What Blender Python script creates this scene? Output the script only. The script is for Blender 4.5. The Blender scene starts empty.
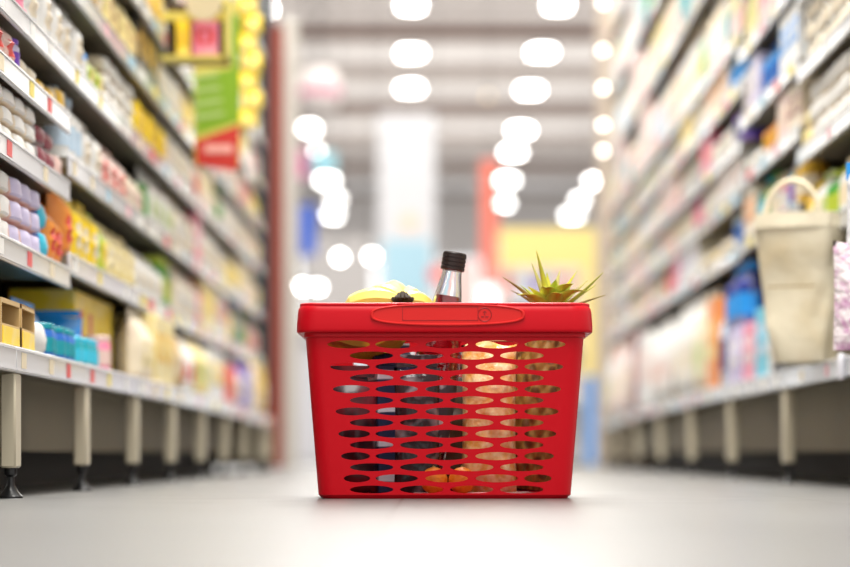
import bpy, bmesh, math, random
from mathutils import Vector, Matrix, noise
from mathutils.geometry import delaunay_2d_cdt
PI = math.pi
sc = bpy.context.scene
COL = sc.collection

# ---------------------------------------------------------------- camera
CAM_H = 0.0687
cam = bpy.data.cameras.new('camera'); cam_o = bpy.data.objects.new('camera', cam); COL.objects.link(cam_o)
cam_o.location = (0, 0, CAM_H); cam_o.rotation_euler = (PI/2, 0, 0)
cam.lens = 100.0; cam.sensor_width = 36.0; cam.clip_end = 200; cam.clip_start = 0.05
cam.shift_x = -12/850; cam.shift_y = 169.5/850
cam.dof.use_dof = True; cam.dof.focus_distance = 3.54; cam.dof.aperture_fstop = 2.3
sc.camera = cam_o
F = 2361.0
def at(px, py, Y):
    """point of the place seen at pixel (px, py) at distance Y down the aisle"""
    return Vector(((px-437)*Y/F, Y, CAM_H+(453-py)*Y/F))

# ---------------------------------------------------------------- world, lights, exposure
w = bpy.data.worlds.new('world'); sc.world = w; w.use_nodes = True
w.node_tree.nodes['Background'].inputs[0].default_value = (1.0, 0.97, 0.93, 1)
w.node_tree.nodes['Background'].inputs[1].default_value = 1.1
def area(name, loc, sx, sy, power, col=(1, .97, .92), rot=(0, 0, 0)):
    l = bpy.data.lights.new(name, 'AREA'); l.shape = 'RECTANGLE'; l.size = sx; l.size_y = sy
    l.energy = power; l.color = col
    o = bpy.data.objects.new(name, l); COL.objects.link(o); o.location = loc; o.rotation_euler = rot
    return o
area('aisle_ceiling_light', (0, 1.5, 4.2), 1.6, 3.0, 190)
area('aisle_ceiling_light', (0, 6.0, 4.2), 1.2, 4.0, 350)
area('aisle_ceiling_light', (0, 10.5, 4.2), 1.2, 4.0, 210)
area('hall_ceiling_light', (0, 17, 4.2), 5, 8, 420)
area('hall_ceiling_light', (0, 29, 4.2), 8, 12, 700)
area('ceiling_fill', (0, 28, 3.2), 6, 14, 260, rot=(PI, 0, 0))  # added unseen fill, aimed up to brighten the far ceiling
sc.view_settings.view_transform = 'Standard'; sc.view_settings.look = 'None'
sc.view_settings.gamma = 1.0; sc.view_settings.use_curve_mapping = False
sc.view_settings.exposure = 0.12
sc.cycles.max_bounces = 8; sc.cycles.transparent_max_bounces = 12

# ---------------------------------------------------------------- materials
MATS = {}
def mat(name, col, rough=0.5, metal=0.0, trans=0.0, ior=1.45, emit=0.0, coat=0.0, spec=0.5, col2=None, scale=8.0, thr=0.5, kind='noise', bump=0.0, bscale=40, soft=.04):
    if name in MATS: return MATS[name]
    m = bpy.data.materials.new(name); m.use_nodes = True
    nt = m.node_tree; b = nt.nodes['Principled BSDF']
    b.inputs['Base Color'].default_value = (*col, 1); b.inputs['Roughness'].default_value = rough
    b.inputs['Metallic'].default_value = metal; b.inputs['Transmission Weight'].default_value = trans
    b.inputs['IOR'].default_value = ior; b.inputs['Coat Weight'].default_value = coat
    b.inputs['Specular IOR Level'].default_value = spec
    if emit:
        b.inputs['Emission Color'].default_value = (*col, 1); b.inputs['Emission Strength'].default_value = emit
    if col2 is not None or bump:
        tc = nt.nodes.new('ShaderNodeTexCoord')
    if col2 is not None:
        if kind == 'noise':
            t = nt.nodes.new('ShaderNodeTexNoise'); t.inputs['Scale'].default_value = scale; t.inputs['Detail'].default_value = 2
            out = t.outputs['Fac']
        elif kind == 'voronoi':
            t = nt.nodes.new('ShaderNodeTexVoronoi'); t.inputs['Scale'].default_value = scale; out = t.outputs['Distance']
        else:
            t = nt.nodes.new('ShaderNodeTexWave'); t.inputs['Scale'].default_value = scale; t.bands_direction = 'Z'
            t.inputs['Distortion'].default_value = 1.5; out = t.outputs['Fac']
        nt.links.new(tc.outputs['Object'], t.inputs['Vector'])
        r = nt.nodes.new('ShaderNodeValToRGB')
        r.color_ramp.elements[0].position = max(0, thr-soft); r.color_ramp.elements[1].position = min(1, thr+soft)
        r.color_ramp.elements[0].color = (*col, 1); r.color_ramp.elements[1].color = (*col2, 1)
        nt.links.new(out, r.inputs['Fac']); nt.links.new(r.outputs['Color'], b.inputs['Base Color'])
    if bump:
        n = nt.nodes.new('ShaderNodeTexNoise'); n.inputs['Scale'].default_value = bscale; n.inputs['Detail'].default_value = 3
        nt.links.new(tc.outputs['Object'], n.inputs['Vector'])
        bp = nt.nodes.new('ShaderNodeBump'); bp.inputs['Strength'].default_value = bump; bp.inputs['Distance'].default_value = .01
        nt.links.new(n.outputs['Fac'], bp.inputs['Height']); nt.links.new(bp.outputs['Normal'], b.inputs['Normal'])
    MATS[name] = m
    return m

M_RED = mat('red_plastic', (.53, .0015, .009), .38, coat=.0, spec=.22, bump=.03, bscale=60)
M_REDPAD = mat('red_plastic_pad', (.66, .014, .012), .42, spec=.35, bump=.02)
M_REDDARK = mat('red_plastic_emblem', (.30, .004, .006), .4)
M_RAIL = mat('price_rail_plastic', (.64, .66, .69), .22, coat=.3)
M_DECK = mat('shelf_metal', (.20, .175, .13), .5)
M_TAN = mat('back_panel_tan', (.27, .23, .155), .6, bump=.05)
M_POST = mat('post_cream', (.56, .50, .37), .42, bump=.03)
M_BLACK = mat('black_plastic', (.012, .012, .013), .28)
M_UNDERSHADE = mat('undershelf_shade', (.02, .017, .015), .7)
M_TAGW = mat('tag_white', (.85, .85, .82), .5)
M_TAGR = mat('tag_red', (.75, .12, .12), .5)
M_TAGY = mat('tag_yellow', (.85, .7, .15), .5)

# ---------------------------------------------------------------- mesh helper
class MB:
    def __init__(s): s.v = []; s.f = []; s.mi = []; s.ms = []; s.sm = []
    def mid(s, m):
        if m not in s.ms: s.ms.append(m)
        return s.ms.index(m)
    def add(s, V, Fc, m, smooth=True, M=None):
        b = len(s.v); k = s.mid(m)
        s.v += [tuple(M @ Vector(p)) if M is not None else tuple(p) for p in V]
        for f in Fc:
            s.f.append(tuple(i+b for i in f)); s.mi.append(k); s.sm.append(smooth)
        return s
    def box(s, c, size, m, M=None, ch=0.0):
        x, y, z = (q/2 for q in size); cx, cy, cz = c
        if ch <= 0:
            V = [(cx+a*x, cy+b*y, cz+d*z) for a in (-1, 1) for b in (-1, 1) for d in (-1, 1)]
            Fc = [(0, 1, 3, 2), (4, 6, 7, 5), (0, 4, 5, 1), (2, 3, 7, 6), (0, 2, 6, 4), (1, 5, 7, 3)]
            return s.add(V, Fc, m, False, M)
        ch = min(ch, x*.8, y*.8, z*.8)
        bm = bmesh.new()
        for a in (-1, 1):
            for b in (-1, 1):
                for d in (-1, 1):
                    for (p, q, r) in ((1, 0, 0), (0, 1, 0), (0, 0, 1)):
                        bm.verts.new((cx+a*(x-(0 if p else ch)), cy+b*(y-(0 if q else ch)), cz+d*(z-(0 if r else ch))))
        bmesh.ops.convex_hull(bm, input=bm.verts)
        bmesh.ops.dissolve_limit(bm, angle_limit=.01, verts=bm.verts, edges=bm.edges)
        bm.verts.index_update()
        s.add([v.co[:] for v in bm.verts], [[v.index for v in f.verts] for f in bm.faces], m, False, M); bm.free()
        return s
    def lathe(s, prof, m, seg=20, M=None, c=(0, 0), smooth=True):
        V = []; Fc = []
        for (r, z) in prof:
            for k in range(seg):
                a = 2*PI*k/seg; V.append((c[0]+r*math.cos(a), c[1]+r*math.sin(a), z))
        n = len(prof)
        for i in range(n-1):
            for k in range(seg):
                k2 = (k+1) % seg
                Fc.append((i*seg+k, i*seg+k2, (i+1)*seg+k2, (i+1)*seg+k))
        Fc.append(tuple(reversed(range(seg)))); Fc.append(tuple(range((n-1)*seg, n*seg)))
        return s.add(V, Fc, m, smooth, M)
    def tube(s, pts, rad, m, seg=10, M=None, flat=1.0, caps=True):
        pts = [Vector(p) for p in pts]; n = len(pts); rad = rad if isinstance(rad, (list, tuple)) else [rad]*n
        V = []; Fc = []; up = Vector((0, 0, 1))
        prev = None
        for i, p in enumerate(pts):
            t = (pts[min(i+1, n-1)]-pts[max(i-1, 0)]).normalized()
            if prev is None:
                a = t.cross(up if abs(t.z) < .9 else Vector((1, 0, 0))).normalized()
            else:
                a = (prev - t*prev.dot(t)).normalized()
            prev = a; b = t.cross(a)
            for k in range(seg):
                q = 2*PI*k/seg
                V.append(p+a*(rad[i]*math.cos(q))+b*(rad[i]*flat*math.sin(q)))
        for i in range(n-1):
            for k in range(seg):
                k2 = (k+1) % seg
                Fc.append((i*seg+k, (i+1)*seg+k, (i+1)*seg+k2, i*seg+k2))
        if caps: Fc.append(tuple(range(seg))); Fc.append(tuple(reversed(range((n-1)*seg, n*seg))))
        return s.add(V, Fc, m, True, M)
    def grid(s, fn, nu, nv, m, M=None, wrap=False, mf=None, smooth=True):
        V = [fn(i/(nu if wrap else nu), j/nv) for j in range(nv+1) for i in range(nu if wrap else nu+1)]
        W = nu if wrap else nu+1
        b = len(s.v)
        s.v += [tuple(M @ Vector(p)) if M is not None else tuple(p) for p in V]
        for j in range(nv):
            for i in range(nu):
                i2 = (i+1) % W
                s.f.append((b+j*W+i, b+j*W+i2, b+(j+1)*W+i2, b+(j+1)*W+i))
                s.mi.append(s.mid(mf(i, j) if mf else m)); s.sm.append(smooth)
        return s
    def data(s, name, weld=False, sharp=None, fixn=True):
        me = bpy.data.meshes.new(name); me.from_pydata(s.v, [], s.f)
        for m in s.ms: me.materials.append(m)
        me.polygons.foreach_set('material_index', s.mi); me.polygons.foreach_set('use_smooth', s.sm)
        if weld or fixn:
            bm = bmesh.new(); bm.from_mesh(me)
            if weld: bmesh.ops.remove_doubles(bm, verts=bm.verts, dist=1e-5)
            if fixn: bmesh.ops.recalc_face_normals(bm, faces=bm.faces)
            bm.to_mesh(me); bm.free()
        if sharp: me.set_sharp_from_angle(angle=math.radians(sharp))
        me.update(); return me
    def build(s, name, parent=None, loc=None, rot=None, **k):
        k.setdefault('sharp', 40)
        o = bpy.data.objects.new(name, s.data(name, **k)); COL.objects.link(o)
        if parent is not None: o.parent = parent
        if loc is not None: o.location = loc
        if rot is not None: o.rotation_euler = rot
        return o
def empty(name, loc=(0, 0, 0), rz=0):
    o = bpy.data.objects.new(name, None); COL.objects.link(o); o.location = loc; o.rotation_euler = (0, 0, rz); o.empty_display_size = .05
    return o
def tag(o, label, cat, group=None):
    o['label'] = label; o['category'] = cat
    if group: o['group'] = group
    return o
def struct(o): o['kind'] = 'structure'; return o
def box_obj(name, x0, x1, y0, y1, z0, z1, m, parent=None, ch=0.0):
    return MB().box(((x0+x1)/2, (y0+y1)/2, (z0+z1)/2), (x1-x0, y1-y0, z1-z0), m, ch=ch).build(name, parent)

# ================================================================= SETTING
# floor of large pale glossy tiles
def floor_mat():
    m = bpy.data.materials.new('floor_tiles'); m.use_nodes = True; nt = m.node_tree; b = nt.nodes['Principled BSDF']
    tc = nt.nodes.new('ShaderNodeTexCoord')
    mp = nt.nodes.new('ShaderNodeMapping'); mp.inputs['Location'].default_value = (0.052, 0.02, 0)
    br = nt.nodes.new('ShaderNodeTexBrick'); br.offset = 0; br.inputs['Scale'].default_value = 1
    br.inputs['Brick Width'].default_value = .6; br.inputs['Row Height'].default_value = .6
    br.inputs['Mortar Size'].default_value = .0022; br.inputs['Mortar Smooth'].default_value = .2
    br.inputs['Color1'].default_value = (.138, .136, .132, 1); br.inputs['Color2'].default_value = (.157, .155, .150, 1)
    br.inputs['Mortar'].default_value = (.09, .085, .08, 1)
    nt.links.new(tc.outputs['Object'], mp.inputs[0]); nt.links.new(mp.outputs[0], br.inputs['Vector'])
    b.inputs['Specular IOR Level'].default_value = .32
    n = nt.nodes.new('ShaderNodeTexNoise'); n.inputs['Scale'].default_value = 6; n.inputs['Detail'].default_value = 5
    nt.links.new(tc.outputs['Object'], n.inputs['Vector'])
    mx = nt.nodes.new('ShaderNodeMixRGB'); mx.blend_type = 'MULTIPLY'; mx.inputs[0].default_value = .25
    nt.links.new(br.outputs['Color'], mx.inputs[1]); nt.links.new(n.outputs['Fac'], mx.inputs[2])
    nt.links.new(mx.outputs[0], b.inputs['Base Color'])
    mr = nt.nodes.new('ShaderNodeMapRange'); mr.inputs[3].default_value = .30; mr.inputs[4].default_value = .42
    nt.links.new(n.outputs['Fac'], mr.inputs[0]); nt.links.new(mr.outputs[0], b.inputs['Roughness'])
    return m
struct(MB().box((0, 21.5, -.05), (16, 47, .1), floor_mat()).build('floor'))
M_CEIL = mat('ceiling_panels', (.88, .84, .82), .7, col2=(.74, .70, .68), kind='noise', scale=.8, soft=.2)
M_BEAM = mat('ceiling_beam', (.27, .21, .19), .6)
struct(MB().box((0, 26, 4.65), (16, 38, .1), M_CEIL).build('ceiling'))
M_WALL = mat('far_wall_white', (.74, .71, .70), .7)
W = MB()
for (x0, x1, z0, z1) in ((-8, -5.2, 0, 4.6), (5.2, 8, 0, 4.6), (-5.2, 5.2, 3.6, 4.6)):
    W.box(((x0+x1)/2, 42.1, (z0+z1)/2), (x1-x0, .2, z1-z0), M_WALL)
struct(W.build('wall_far'))
# shop-front daylight window across the far end
M_DAY = mat('daylight_glass', (.93, .97, 1.0), .2, emit=1.3)
wr = struct(empty('window_1', (0, 42.05, 0)))
MB().box((0, 0, 1.8), (10.4, .02, 3.6), M_DAY).build('pane', wr)
fr = MB()
for k in range(7): fr.box((-5.2+10.4*k/6, -.03, 1.8), (.09, .06, 3.6), M_WALL)
for z in (.05, 2.3, 3.55): fr.box((0, -.03, z), (10.4, .06, .09), M_WALL)
fr.build('window_frame', wr)
# ceiling beams
for k, (py, dep, hh) in enumerate(((30, 24.0, .20), (67, 26.3, .07), (107, 29.3, .18), (138, 32.2, .08), (166, 35.5, .16), (193, 39.0, .08), (4, 22.6, .06))):
    z = CAM_H+(453-py)*dep/F
    struct(MB().box((0, dep, z), (16, .14, hh), M_BEAM).build('trim_%d' % (k+1)))
# duct/rail lines between beams
M_DUCT = mat('duct_grey', (.5, .45, .42), .5)
for k, (py, dep) in enumerate(((48, 25), (84, 27.8), (122, 31), (152, 34), (180, 37))):
    z = CAM_H+(453-py)*dep/F
    struct(MB().box((0, dep, z+.08), (16, .10, .10), M_DUCT).build('trim_%d' % (k+8)))

# ================================================================= BASKET
BX, BY = (444.7-437)/670., 3.684
bask = empty('shopping_basket', (BX, BY, 0))
tag(bask, 'bright red plastic shopping basket with oval holes standing on the aisle floor', 'basket')
RC = .025
def A_(z): return .190+(.2097-.190)*z/.25
def B_(z): return .143+.015*z/.25
def rr(a, b, r, t):
    """point t of a rounded rectangle ring given as (wall, s): wall 0..3 straight s in -1..1, wall 4..7 corner s in 0..1"""
    wl, s = t
    if wl == 0: return Vector((s*(a-r), -b, 0)), Vector((0, -1, 0))
    if wl == 1: return Vector((a, s*(b-r), 0)), Vector((1, 0, 0))
    if wl == 2: return Vector((-s*(a-r), b, 0)), Vector((0, 1, 0))
    if wl == 3: return Vector((-a, -s*(b-r), 0)), Vector((-1, 0, 0))
    c = {4: (a-r, -b+r, -PI/2), 5: (a-r, b-r, 0), 6: (-a+r, b-r, PI/2), 7: (-a+r, -b+r, PI)}[wl]
    q = c[2]+s*PI/2; n = Vector((math.cos(q), math.sin(q), 0))
    return Vector((c[0], c[1], 0))+n*r, n
def ring(a, b, r, ns=8, nc=6):
    L = []
    for k in range(4):
        L += [(k, -1+2*i/ns) for i in range(ns)] + [(k+4, i/nc) for i in range(nc)]
    return [rr(a, b, r, t) for t in L]
T = .0034
def wall_pt(t, z, ins):
    lowi = 0 if z >= .006 else (.006-z)*.9
    p, n = rr(A_(z)-lowi, B_(z)-lowi, RC, t)
    p = p-n*ins; p.z = z; return p
def holes_front():
    H = []
    for i in range(14):
        z = CAM_H+(453-(344.7+11.14*i))/667.
        if i % 2 == 0:
            for c in (-50, 0, 50): H.append((c/667.+.003, z, 21.3/667))
            le = 328+16*i/12.; re_ = 565.5-13.5*i/12.
            for (x0, x1) in ((le, 370.5), (524.5, re_)):
                H.append((((x0+x1)/2-445)/667., z, (x1-x0)/2/667.))
        else:
            for c in (-75, -25, 25, 75): H.append((c/667.+.003, z, 21.8/667))
    return H
def holes_side():
    H = []
    for i in range(14):
        z = CAM_H+(453-(344.7+11.14*i))/667.
        H += [(c, z, .0255) for c in ((-.087, -.029, .029, .087) if i % 2 == 0 else (-.058, 0, .058))]
    return H
ZS = [.006]+[.02+.0115*i for i in range(20)]+[.25]
def wall_panel(mb, wl, holes, seg=20):
    half = (lambda z: A_(z)-RC) if wl in (0, 2) else (lambda z: B_(z)-RC)
    S = .18 if wl in (0, 2) else .13
    V = []; E = []
    loop = [(-S, z) for z in ZS]+[(S, z) for z in reversed(ZS)]
    n0 = len(loop); V += loop; E += [(i, (i+1) % n0) for i in range(n0)]
    el = []
    for (c, z, hw) in holes:
        b0 = len(V); hh = .0060
        pts = []
        for k in range(seg):
            a = 2*PI*k/seg; x = c+hw*math.cos(a); zz = z+hh*math.sin(a)
            pts.append((x/half(zz)*S, zz))
        V += pts; E += [(b0+k, b0+(k+1) % seg) for k in range(seg)]
        el.append((c, z, hw, hh))
    r = delaunay_2d_cdt([Vector(p) for p in V], E, [], 0, 1e-7)
    vs, fs = r[0], r[2]
    keep = []
    for f in fs:
        cx = sum(vs[i][0] for i in f)/len(f); cz = sum(vs[i][1] for i in f)/len(f); X = cx/S*half(cz)
        if any(((X-c)/hw)**2+((cz-z)/hh)**2 < .97 for (c, z, hw, hh) in el): continue
        keep.append(tuple(f))
    out = [wall_pt((wl, p[0]/S), p[1], 0) for p in vs]; inn = [wall_pt((wl, p[0]/S), p[1], T) for p in vs]
    n = len(vs)
    cnt = {}
    for f in keep:
        for i in range(len(f)):
            e = (f[i], f[(i+1) % len(f)]); cnt[frozenset(e)] = cnt.get(frozenset(e), 0)+1
    rim = []
    for f in keep:
        for i in range(len(f)):
            a, b = f[i], f[(i+1) % len(f)]
            if cnt[frozenset((a, b))] == 1:
                if abs(abs(vs[a][0])-S) < 1e-6 and abs(abs(vs[b][0])-S) < 1e-6: continue
                if vs[a][1] < .0061 and vs[b][1] < .0061: continue
                rim.append((a, b, b+n, a+n))
    mb.add(out+inn, keep+[tuple(i+n for i in reversed(f)) for f in keep]+rim, M_RED, True)
wb = MB()
HF = holes_front(); HSd = holes_side()
wall_panel(wb, 0, HF); wall_panel(wb, 2, HF); wall_panel(wb, 1, HSd); wall_panel(wb, 3, HSd)
for wl in (4, 5, 6, 7):
    for ins in (0, T):
        wb.grid(lambda u, v, wl=wl, ins=ins: wall_pt((wl, u), ZS[round(v*(len(ZS)-1))], ins), 6, len(ZS)-1, M_RED)
ZB = [0, .0015, .0035, .006]
for ins in (0, T):
    for wl in range(4):
        wb.grid(lambda u, v, wl=wl, ins=ins: wall_pt((wl, -1+2*u), ZB[round(v*3)], ins), 1, 3, M_RED)
    for wl in (4, 5, 6, 7):
        wb.grid(lambda u, v, wl=wl, ins=ins: wall_pt((wl, u), ZB[round(v*3)], ins), 6, 3, M_RED)
wb.build('basket_wall', bask, weld=True, fixn=False, sharp=35)
def ring_solid(name, prof, a, b, r, m, parent, closed=True):
    mb = MB(); pts = []
    R = [ring(a-d, b-d, max(r-d, .004)) for (d, z) in prof]; n = len(R[0])
    V = []
    for (d, z), rg in zip(prof, R):
        for p, nn in rg: V.append((p.x, p.y, z))
    Fc = []
    m_ = len(prof)
    for j in range(m_ if closed else m_-1):
        j2 = (j+1) % m_
        for k in range(n):
            k2 = (k+1) % n; Fc.append((j*n+k, j*n+k2, j2*n+k2, j2*n+k))
    mb.add(V, Fc, m, True); return mb.build(name, parent, sharp=60)
bb = MB()
for z, ins in ((.0, .008), (.005, .004)):
    rg = ring(A_(0)-ins, B_(0)-ins, RC-.004)
    b0 = len(bb.v); bb.add([(p.x, p.y, z+.0005) for p, n in rg], [tuple(range(len(rg)))], M_RED, False)
bb.build('basket_bottom', bask, fixn=False)
ring_solid('rim', [(.0125, .2500), (.0055, .2488), (.0018, .2484), (.0004, .2500), (0, .2535), (.0002, .262), (.0016, .279), (.0030, .2850), (.0058, .2888), (.010, .2900), (.0145, .2892), (.0170, .286), (.0172, .252)],
           .2222, .170, .034, M_RED, bask)
ring_solid('stacking_lip', [(.0116, .2492), (.0095, .2488), (.0092, .2425), (.0116, .2415)], .2205, .170, .034, M_RED, bask)
# the two swing handles folded down on the rim, the front one with a wide grip pad
def handle(front):
    s = -1 if front else 1
    mb = MB()
    path = []
    a, b, r = .2222-.0095, .170-.0095, .028
    for i in range(9): path.append(Vector((-a, s*(.012+(b-r-.012)*i/8), 0)))
    for i in range(1, 7):
        q = i/6*PI/2; path.append(Vector((-a+r-r*math.cos(q), s*(b-r+r*math.sin(q)), 0)))
    path2 = [Vector((-p.x, p.y, 0)) for p in reversed(path)]
    path = path+path2
    V = []; Fc = []; prof = [(-.0052, .2885), (-.0050, .2918), (-.003, .2930), (.003, .2930), (.0050, .2918), (.0052, .2885)]
    for i, p in enumerate(path):
        t = (path[min(i+1, len(path)-1)]-path[max(i-1, 0)]).normalized(); n = Vector((t.y, -t.x, 0))
        for d, z in prof: q = p+n*d; V.append((q.x, q.y, z))
    k = len(prof)
    for i in range(len(path)-1):
        for j in range(k):
            j2 = (j+1) % k; Fc.append((i*k+j, (i+1)*k+j, (i+1)*k+j2, i*k+j2))
    Fc.append(tuple(range(k))); Fc.append(tuple(reversed(range((len(path)-1)*k, len(path)*k))))
    mb.add(V, Fc, M_RED, True)
    o = mb.build('handle', bask, sharp=50)
    # grip pad on rim face
    g = MB(); N = 56
    def lens(sx, sz, y):
        P = []
        for i in range(N):
            q = 2*PI*i/N; c, si = math.cos(q), math.sin(q)
            P.append(((447.6-444.7)/670.+sx*math.copysign(abs(c)**.92, c), y, .2745+sz*math.copysign(abs(si)**.62, si)))
        return P
    yb = s*.160; y0 = s*.1702; y1 = s*.1722
    rings = [lens(.1150, .0170, yb), lens(.1148, .0168, y1), lens(.1135, .0156, s*.1732), lens(.1115, .0143, s*.1732), lens(.1100, .0132, s*.1716)]
    V = [p for R in rings for p in R]; Fc = []
    for j in range(len(rings)-1):
        for i in range(N):
            i2 = (i+1) % N; Fc.append((j*N+i, j*N+i2, (j+1)*N+i2, (j+1)*N+i))
    Fc.append(tuple(range((len(rings)-1)*N, len(rings)*N)))
    g.add(V, Fc, M_REDPAD, True)
    # thin bar joining the pad to the handle over the rim top
    g.box((.004, s*.1665, .2905), (.15, .0125, .0032), M_RED, ch=.001)
    go = g.build('grip_pad', o, sharp=25)
    if front:
        e = MB()
        x0, x1, z0, z1 = (402.5-444.7)/670, (478-444.7)/670, .2658, .2865
        y = s*.1718
        for (a0, a1, c0, c1) in ((x0, x1, z0, z0+.0007), (x0, x1, z1-.0007, z1), (x0, x0+.0007, z0, z1), (x1-.0007, x1, z0, z1)):
            e.box(((a0+a1)/2, y, (c0+c1)/2), (a1-a0, .0008, c1-c0), M_REDDARK)
        e.build('label_frame', o)
        cx = (484.6-444.7)/670; cz = .2745
        m2 = MB()
        circ = [(cx+.0100*math.cos(2*PI*i/32), s*.1719, cz+.0100*math.sin(2*PI*i/32)) for i in range(33)]
        m2.tube(circ, .0006, M_REDDARK, seg=6)
        for dx in (-.0032, .0032): m2.box((cx+dx, s*.1719, cz-.0030), (.0042, .0008, .0014), M_REDDARK)
        m2.box((cx, s*.1719, cz+.0020), (.0011, .0008, .0060), M_REDDARK)
        for sg in (-1, 1):
            m2.tube([(cx, s*.1719, cz+.0056), (cx+sg*.0024, s*.1719, cz+.0030)], .0005, M_REDDARK, seg=6)
        m2.build('emblem', o)
    return o
handle(True); handle(False)

# ================================================================= BASKET CONTENTS
ZF = .0058     # basket floor
# --- bottle of red juice
M_CLEAR = mat('bottle_glass', (.97, .99, 1.0), .03, trans=1.0, ior=1.45)
M_JUICE = mat('red_juice', (.42, .004, .012), .08, trans=.6, ior=1.35)
M_CAP = mat('bottle_cap_dark', (.022, .012, .010), .33)
Mx = Matrix.Rotation(math.radians(6.5), 4, 'Y')
bt = empty('drink_bottle'); tag(bt, 'clear glass bottle of red drink with black screw cap leaning in the red basket', 'bottle')
bt.location = (-.030, 3.66, ZF+.0060); bt.rotation_euler = (0, math.radians(9.0), 0)
HB = .370
prof = [(.001, 0), (.031, 0), (.035, .004), (.0355, .01), (.0355, .205), (.034, .225), (.028, .25), (.0255, .268), (.0235, .285), (.0210, .305), (.0175, .325), (.0155, .338), (.0150, HB-.012)]
inn = [(max(r-.0022, .0008), z if i > 1 else .003) for i, (r, z) in enumerate(prof)]
g = MB(); full = prof+list(reversed(inn))
V = []; Fc = []; sg = 28
for (r, z) in full:
    for k in range(sg): a = 2*PI*k/sg; V.append((r*math.cos(a), r*math.sin(a), z))
for i in range(len(full)-1):
    for k in range(sg): k2 = (k+1) % sg; Fc.append((i*sg+k, i*sg+k2, (i+1)*sg+k2, (i+1)*sg+k))
Fc.append(tuple(range(sg))); Fc.append(tuple(range((len(full)-1)*sg, len(full)*sg)))
g.add(V, Fc, M_CLEAR); g.build('glass', bt, sharp=60)
lq = MB(); lq.lathe([(.0005, .004), (.028, .004), (.0325, .009), (.0325, .205), (.0312, .224), (.0255, .249), (.0230, .267), (.0210, .2845), (.0188, .3035), (.0003, .304)], M_JUICE, 28); lq.build('drink', bt, sharp=60)
cp = MB(); cz = HB-.0265
pr = [(.0150, cz)]
for k in range(4):
    z = cz+.001+.0064*k; pr += [(.0185, z), (.0188, z+.0045), (.0176, z+.0052), (.0176, z+.0060)]
pr += [(.0187, cz+.0262), (.0172, cz+.0282), (.001, cz+.0284)]
cp.lathe(pr, M_CAP, 28); cp.build('screw_cap', bt, sharp=50)
lb = MB(); lb.grid(lambda u, v: (.0359*math.cos(-PI+u*PI), .0359*math.sin(-PI+u*PI), .07+.1*v), 24, 4, mat('bottle_label', (.05, .05, .07), .5, col2=(.55, .55, .6), scale=30, thr=.62))
lb.build('label', bt, fixn=False)

# --- bananas
M_BAN = mat('banana_skin', (.90, .72, .10), .45, col2=(.90, .80, .30), scale=12, soft=.2)
M_BANTIP = mat('banana_stub', (.035, .022, .012), .7)
bn = empty('banana_bunch', ((403-437)/640., 3.665, .306)); tag(bn, 'bunch of ripe yellow bananas with dark crown on top in the red basket', 'bananas')
ends = [(-.088, .012, -.004, .008), (-.070, .040, -.012, .020), (-.030, .075, .006, .018), (.020, .070, -.006, .014), (.045, .030, -.014, .008)]
for ex, ey, ez, arch in ends:
    P = []; Rr = []
    for i in range(13):
        t = i/12
        P.append((ex*t, ey*t+.004, ez*t+arch*math.sin(PI*t)*.9-.002))
        Rr.append(.0045+.0125*math.sin(PI*min(1, t*.95+.03))**.45 if 0 < i < 12 else .005)
    fb = MB(); fb.tube(P, Rr, M_BAN, seg=8); fo = fb.build('banana', bn, sharp=20)
    MB().tube([P[-1], (P[-1][0]*1.05, P[-1][1]*1.05, P[-1][2]-.003)], .0045, M_BANTIP, seg=7).build('tip', fo)
cr = MB()
for i in range(7):
    a = -.9+i*.3; cr.tube([(0, .004, 0), (.012*math.sin(a*1.4), -.006, .004+.005*math.cos(a*3)), (.020*math.sin(a), -.012, .0015)], [.007, .0055, .003], M_BANTIP, seg=6)
cr.build('crown', bn)
# lower hand of greener bananas under the rim
M_BANG = mat('banana_green', (.50, .42, .03), .5, col2=(.22, .18, .02), scale=18, thr=.6, soft=.05)
b2 = empty('banana_bunch', (-.115, 3.63, .262)); tag(b2, 'greenish yellow bananas low behind the front wall holes of the red basket', 'bananas')
for k in range(4):
    P = [(-.065+.13*i/10, .012*k*1.5+.018*math.sin(PI*i/10), -.02*math.sin(PI*i/10)-.005*k) for i in range(11)]
    MB().tube(P, [.004]+[.0135*math.sin(PI*(i/10)*.9+.15)**.4+.001 for i in range(1, 10)]+[.004], M_BANG, seg=8).build('banana', b2, sharp=20)

# --- pineapple
pn = empty('pineapple', (.148, 3.672, ZF+.006)); pn.rotation_euler = (0, math.radians(5.6), 0); tag(pn, 'pineapple with spiky green and yellow crown standing in the right of the red basket', 'pineapple')
M_PINE = mat('pineapple_skin', (.13, .06, .015), .6, col2=(.30, .17, .035), kind='voronoi', scale=55, thr=.42, soft=.1)
pb = MB()
def pine(u, v):
    z = .27*v; r = .044*(max(0.0, math.sin(PI*(v*.93+.035)))**.42)
    ph = (u*12) ; row = v*14
    bump = abs(math.sin(PI*(ph+row*.5)))*abs(math.sin(PI*(ph-row*.5)))
    r += .006*bump**.6
    a = 2*PI*u; return (r*math.cos(a), r*math.sin(a), z)
pb.grid(pine, 96, 70, M_PINE, wrap=True); pb.build('fruit', pn, sharp=180)
M_LEAF = mat('crown_leaf', (.26, .34, .03), .42, col2=(.74, .66, .07), scale=26, thr=.52, soft=.25)
M_LEAFD = mat('crown_leaf_dry', (.30, .24, .08), .6, col2=(.58, .52, .16), scale=40, thr=.5, soft=.25)
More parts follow.
